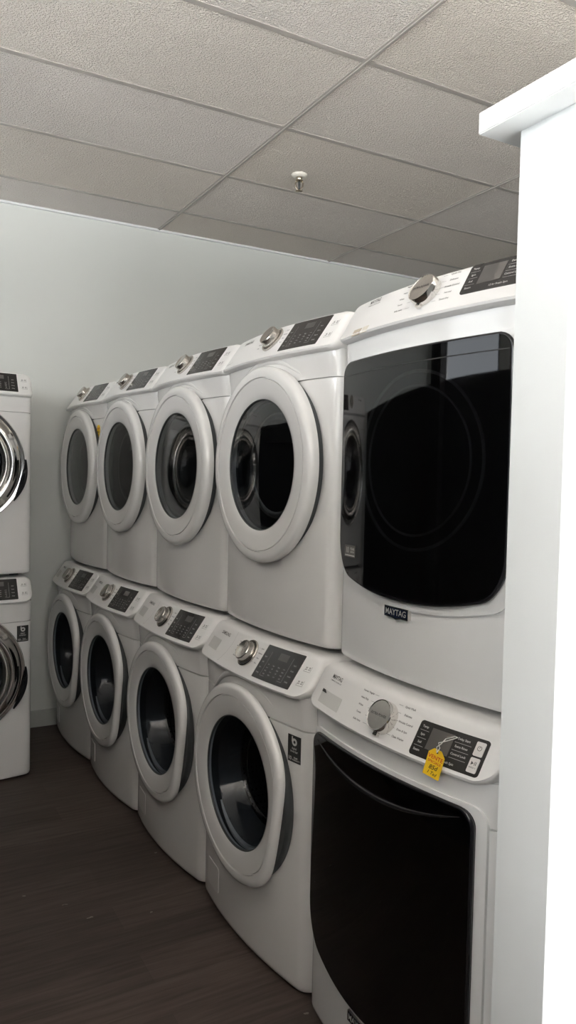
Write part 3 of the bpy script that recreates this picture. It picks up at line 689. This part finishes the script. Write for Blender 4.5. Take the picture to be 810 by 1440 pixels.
    if washer:
        bm = bmesh.new(); rrect(bm, fn, -0.285, -0.172, 0.018, 0.055, -0.001, 0.0006, 0.003, 10, 2); obj('drawer_pull', bm, 'recess', pn, 30, 'recessed grey drawer pull')
        bm = bmesh.new(); bm.faces.new([bm.verts.new(fn(*q, 0.0010)) for q in ((-0.285, 0.055), (-0.269, 0.055), (-0.256, 0.047), (-0.285, 0.047))]); obj('drawer_gap', bm, 'label', pn)
    feet(root)
    return root, fn, fnb

# ------------------------------------------------------------------ the row on the right (turned 2 degrees to the grid) and the stack on the left
TH = math.atan(0.0366)
RZ = -PI/2+TH
UP = 1.0015
YC = {'m': 1.458, 4: 2.165, 3: 2.862, 2: 3.552, 1: 4.238}
XLo = lambda y: 1.109-0.0366*(y-1.81)
XUp = lambda y: 1.180-0.0366*(y-1.81)
GW, GD = 'white washing machines in the bottom row', 'white dryers in the top row'
mw, mfn, mfb = make_big(True); mw.location = (XLo(YC['m']), YC['m'], 0); mw.rotation_euler = (0, 0, RZ)
mw['label'] = 'white washing machine with large black door and yellow sale tag, beside the partition wall'; mw['group'] = GW
md, dfn, dfb = make_big(False); md.location = (XUp(YC['m']), YC['m'], UP); md.rotation_euler = (0, 0, RZ)
md['label'] = 'white dryer with large glossy black door, stacked beside the partition wall'; md['group'] = GD
bm = bmesh.new(); rrect(bm, dfn, -0.248, -0.205, -0.003, 0.017, 0.0, 0.0008, 0, 5, 2); t_ = obj('tape_residue', bm, 'tape', md, None, 'torn beige tape remnant')
bm = bmesh.new(); rrect(bm, dfn, -0.199, -0.170, -0.002, 0.018, 0.0, 0.0008, 0, 4, 2); obj('tape_residue', bm, 'tape_pale', md, None, 'torn beige tape remnant')

sw, sfb = make_round(True); energy_label(sw, sfb)
sw.location = (XLo(YC[4]), YC[4], 0); sw.rotation_euler = (0, 0, RZ)
sw['label'] = 'white round-door washing machine with black inverter sticker, next to the black-door washer'; sw['group'] = GW
WL = {3: 'second white round-door washing machine from the black-door washer, bottom row',
      2: 'third white round-door washing machine from the black-door washer, bottom row',
      1: 'white round-door washing machine in the bottom row nearest the far wall'}
plain_sw = [c for c in sw.children if c.name.startswith('inverter_label')]
for k in (3, 2, 1):
    d = dup(sw, (XLo(YC[k])+{3: 0.0, 2: -0.004, 1: 0.0}[k], YC[k], 0), RZ, WL[k])
    for c in list(d.children):
        if c.name.startswith('inverter_label'):
            for g in list(c.children): bpy.data.objects.remove(g)
            bpy.data.objects.remove(c)
sd, dfb2 = make_round(False)
sd.location = (XUp(YC[4]), YC[4]+0.008, UP); sd.rotation_euler = (0, 0, RZ)
sd['label'] = 'white round-door dryer right next to the black-door dryer, top row'; sd['group'] = GD
DL = {3: 'second white round-door dryer from the black-door dryer, top row',
      2: 'third white round-door dryer from the black-door dryer, top row',
      1: 'white round-door dryer with a small yellow tag, nearest the far wall'}
for k in (3, 2, 1): dup(sd, (XUp(YC[k]), YC[k], UP), RZ, DL[k])

lw, lfb = make_round(True, True); energy_label(lw, lfb, 0.017); lw.location = (0.387, 3.862, 0); lw['label'] = 'white washing machine with chrome round door at left, under the chrome-door dryer'
lw['group'] = 'chrome-door machines stacked at the left'
ld_, lfd = make_round(False, True); ld_.location = (0.387, 3.862+0.035, UP); ld_['label'] = 'white dryer with chrome round door at left, on top of the chrome-door washer'
ld_['group'] = 'chrome-door machines stacked at the left'

# ------------------------------------------------------------------ price tags
def world_of(root, p): return root.matrix_basis @ p
bpy.context.view_layer.update()
# sale tag on the black-door washer, tied by a white string
ox, os_ = 0.224, 0.047
root = mw
o = world_of(root, mfn(ox, os_, 0.012)); tag = thing('price_tag', 'yellow sale tag with red lettering hanging on the black-door washer by white string', 'price tag', o, RZ)
rot = -0.24; W2, H2 = 0.0185, 0.064
def cf(a, q, h=0.0):   # a across, q up from the card's top edge, card leaning out slightly
    X = a*math.cos(rot)-q*math.sin(rot); Z = a*math.sin(rot)+q*math.cos(rot)
    return Vector((X, -0.024-h+0.02*Z+0.35*X, Z))
bm = bmesh.new()
sheet(bm, cf, [-W2, -W2*0.45, 0, W2*0.45, W2], lambda a: -H2, lambda a: 0.0-0.012*max(0, (abs(a)/W2-0.45)/0.55), 0.0, 0.0008, 5); card = obj('card', bm, 'yellow', tag)
bm = bmesh.new(); text(bm, cf, 'VENTE', 0, -0.0195, 0.0128, 0.0011, 0.88); text(bm, cf, 'SPECIALE', 0, -0.0300, 0.0078, 0.0011, 0.95); obj('printed_words', bm, 'red_ink', tag)
bm = bmesh.new(); text(bm, cf, '85d', 0.001, -0.042, 0.0140, 0.0011, 0.9, 0.25, 0.08); text(bm, cf, '1 Tad', 0.001, -0.055, 0.0105, 0.0011, 0.9, 0.2, -0.06); obj('handwriting', bm, 'pen', tag)
bm = bmesh.new()
lathe(bm, [(0, 0), (0.003, 0), (0.003, 0.0005), (0, 0.0005)], cf(0, -0.006, 0.0008), (0, -1, 0), (0, 0, 1), 12); obj('hole', bm, 'label', tag)
def rel(x, s, h): return Matrix.Rotation(0, 3, 'Z') @ (mfn(x, s, h)-mfn(ox, os_, 0.012))
bm = bmesh.new()
an = rel(ox+0.004, os_+0.030, 0.003)
tube(bm, [cf(0, -0.006, 0.002), cf(-0.003, 0.006, 0.003), cf(0.003, 0.015, 0.003), (an+cf(0, 0.012, 0.002))/2+Vector((-0.004, -0.002, 0.004)), an+Vector((-0.003, 0, 0)), an], 0.0010, 6)
tube(bm, [cf(0, -0.006, 0.002), cf(0.004, 0.007, 0.003), cf(-0.002, 0.016, 0.003), (an+cf(0, 0.012, 0.002))/2+Vector((0.005, -0.002, 0.003)), an+Vector((0.004, 0, 0)), an], 0.0010, 6)
obj('string', bm, 'string', tag, 60)
# small tag on the far dryer
root = [q for q in C.objects if q.get('label') == DL[1]][0]
o = Matrix.Translation(root.location) @ Matrix.Rotation(RZ, 4, 'Z') @ dfb2(0.252, 0.768, 0.0); tag2 = thing('price_tag', 'small yellow tag with black writing stuck on the dryer nearest the far wall', 'price tag', o, RZ)
def cf2(a, q, h=0.0): return Vector((a, -0.0015-h+0.12*a, q))
bm = bmesh.new(); sheet(bm, cf2, [-0.018, -0.008, 0, 0.008, 0.018], lambda a: -0.066, lambda a: 0.0-0.012*max(0, (abs(a)/0.018-0.45)/0.55), 0.0, 0.0008, 4); obj('card', bm, 'yellow', tag2)
bm = bmesh.new(); text(bm, cf2, 'VENTE', 0, -0.020, 0.0115, 0.0011); obj('printed_words', bm, 'red_ink', tag2)
bm = bmesh.new(); text(bm, cf2, '85d', 0, -0.038, 0.0180, 0.0011, 0.9, 0.2); text(bm, cf2, '1T', 0, -0.055, 0.0150, 0.0011, 0.9, 0.2); obj('handwriting', bm, 'pen', tag2)

# ------------------------------------------------------------------ fire sprinkler
sp = thing('fire_sprinkler', 'small metal fire sprinkler head with white escutcheon hanging from the ceiling tile', 'sprinkler', (1.93, 3.40, CEIL))
bm = bmesh.new(); lathe(bm, [(0, 0), (0.040, 0), (0.039, 0.006), (0.032, 0.012), (0.018, 0.015), (0.014, 0.012), (0, 0.012)], (0, 0, 0), (0, 0, -1), (0, 1, 0), 32); obj('escutcheon', bm, 'sprinkler_white', sp, 40)
bm = bmesh.new(); lathe(bm, [(0, 0.010), (0.014, 0.010), (0.016, 0.018), (0.013, 0.026), (0.019, 0.028), (0.019, 0.034), (0.010, 0.037), (0, 0.037)], (0, 0, 0), (0, 0, -1), (0, 1, 0), 24); obj('body', bm, 'brass', sp, 40)
for s in (-1, 1):
    bm = bmesh.new(); dv = Vector((0.87, -0.49, 0))*s
    tube(bm, [dv*0.014+Vector((0, 0, -0.032)), dv*0.019+Vector((0, 0, -0.045)), dv*0.018+Vector((0, 0, -0.060)), dv*0.009+Vector((0, 0, -0.073)), dv*0.003+Vector((0, 0, -0.080))], 0.0034, 8); obj('frame_arm', bm, 'brass', sp, 60)
bm = bmesh.new(); lathe(bm, [(0, 0.036), (0.005, 0.036), (0.006, 0.05), (0.004, 0.072), (0, 0.074)], (0, 0, 0), (0, 0, -1), (0, 1, 0), 12); obj('bulb', bm, 'dark', sp, 60)
bm = bmesh.new(); lathe(bm, [(0, 0.078), (0.017, 0.080), (0.018, 0.083), (0.006, 0.087), (0, 0.087)], (0, 0, 0), (0, 0, -1), (0, 1, 0), 24, lambda t, r: r*(1-0.12*(math.cos(8*t) > 0.3))); obj('deflector', bm, 'brass', sp, 30)
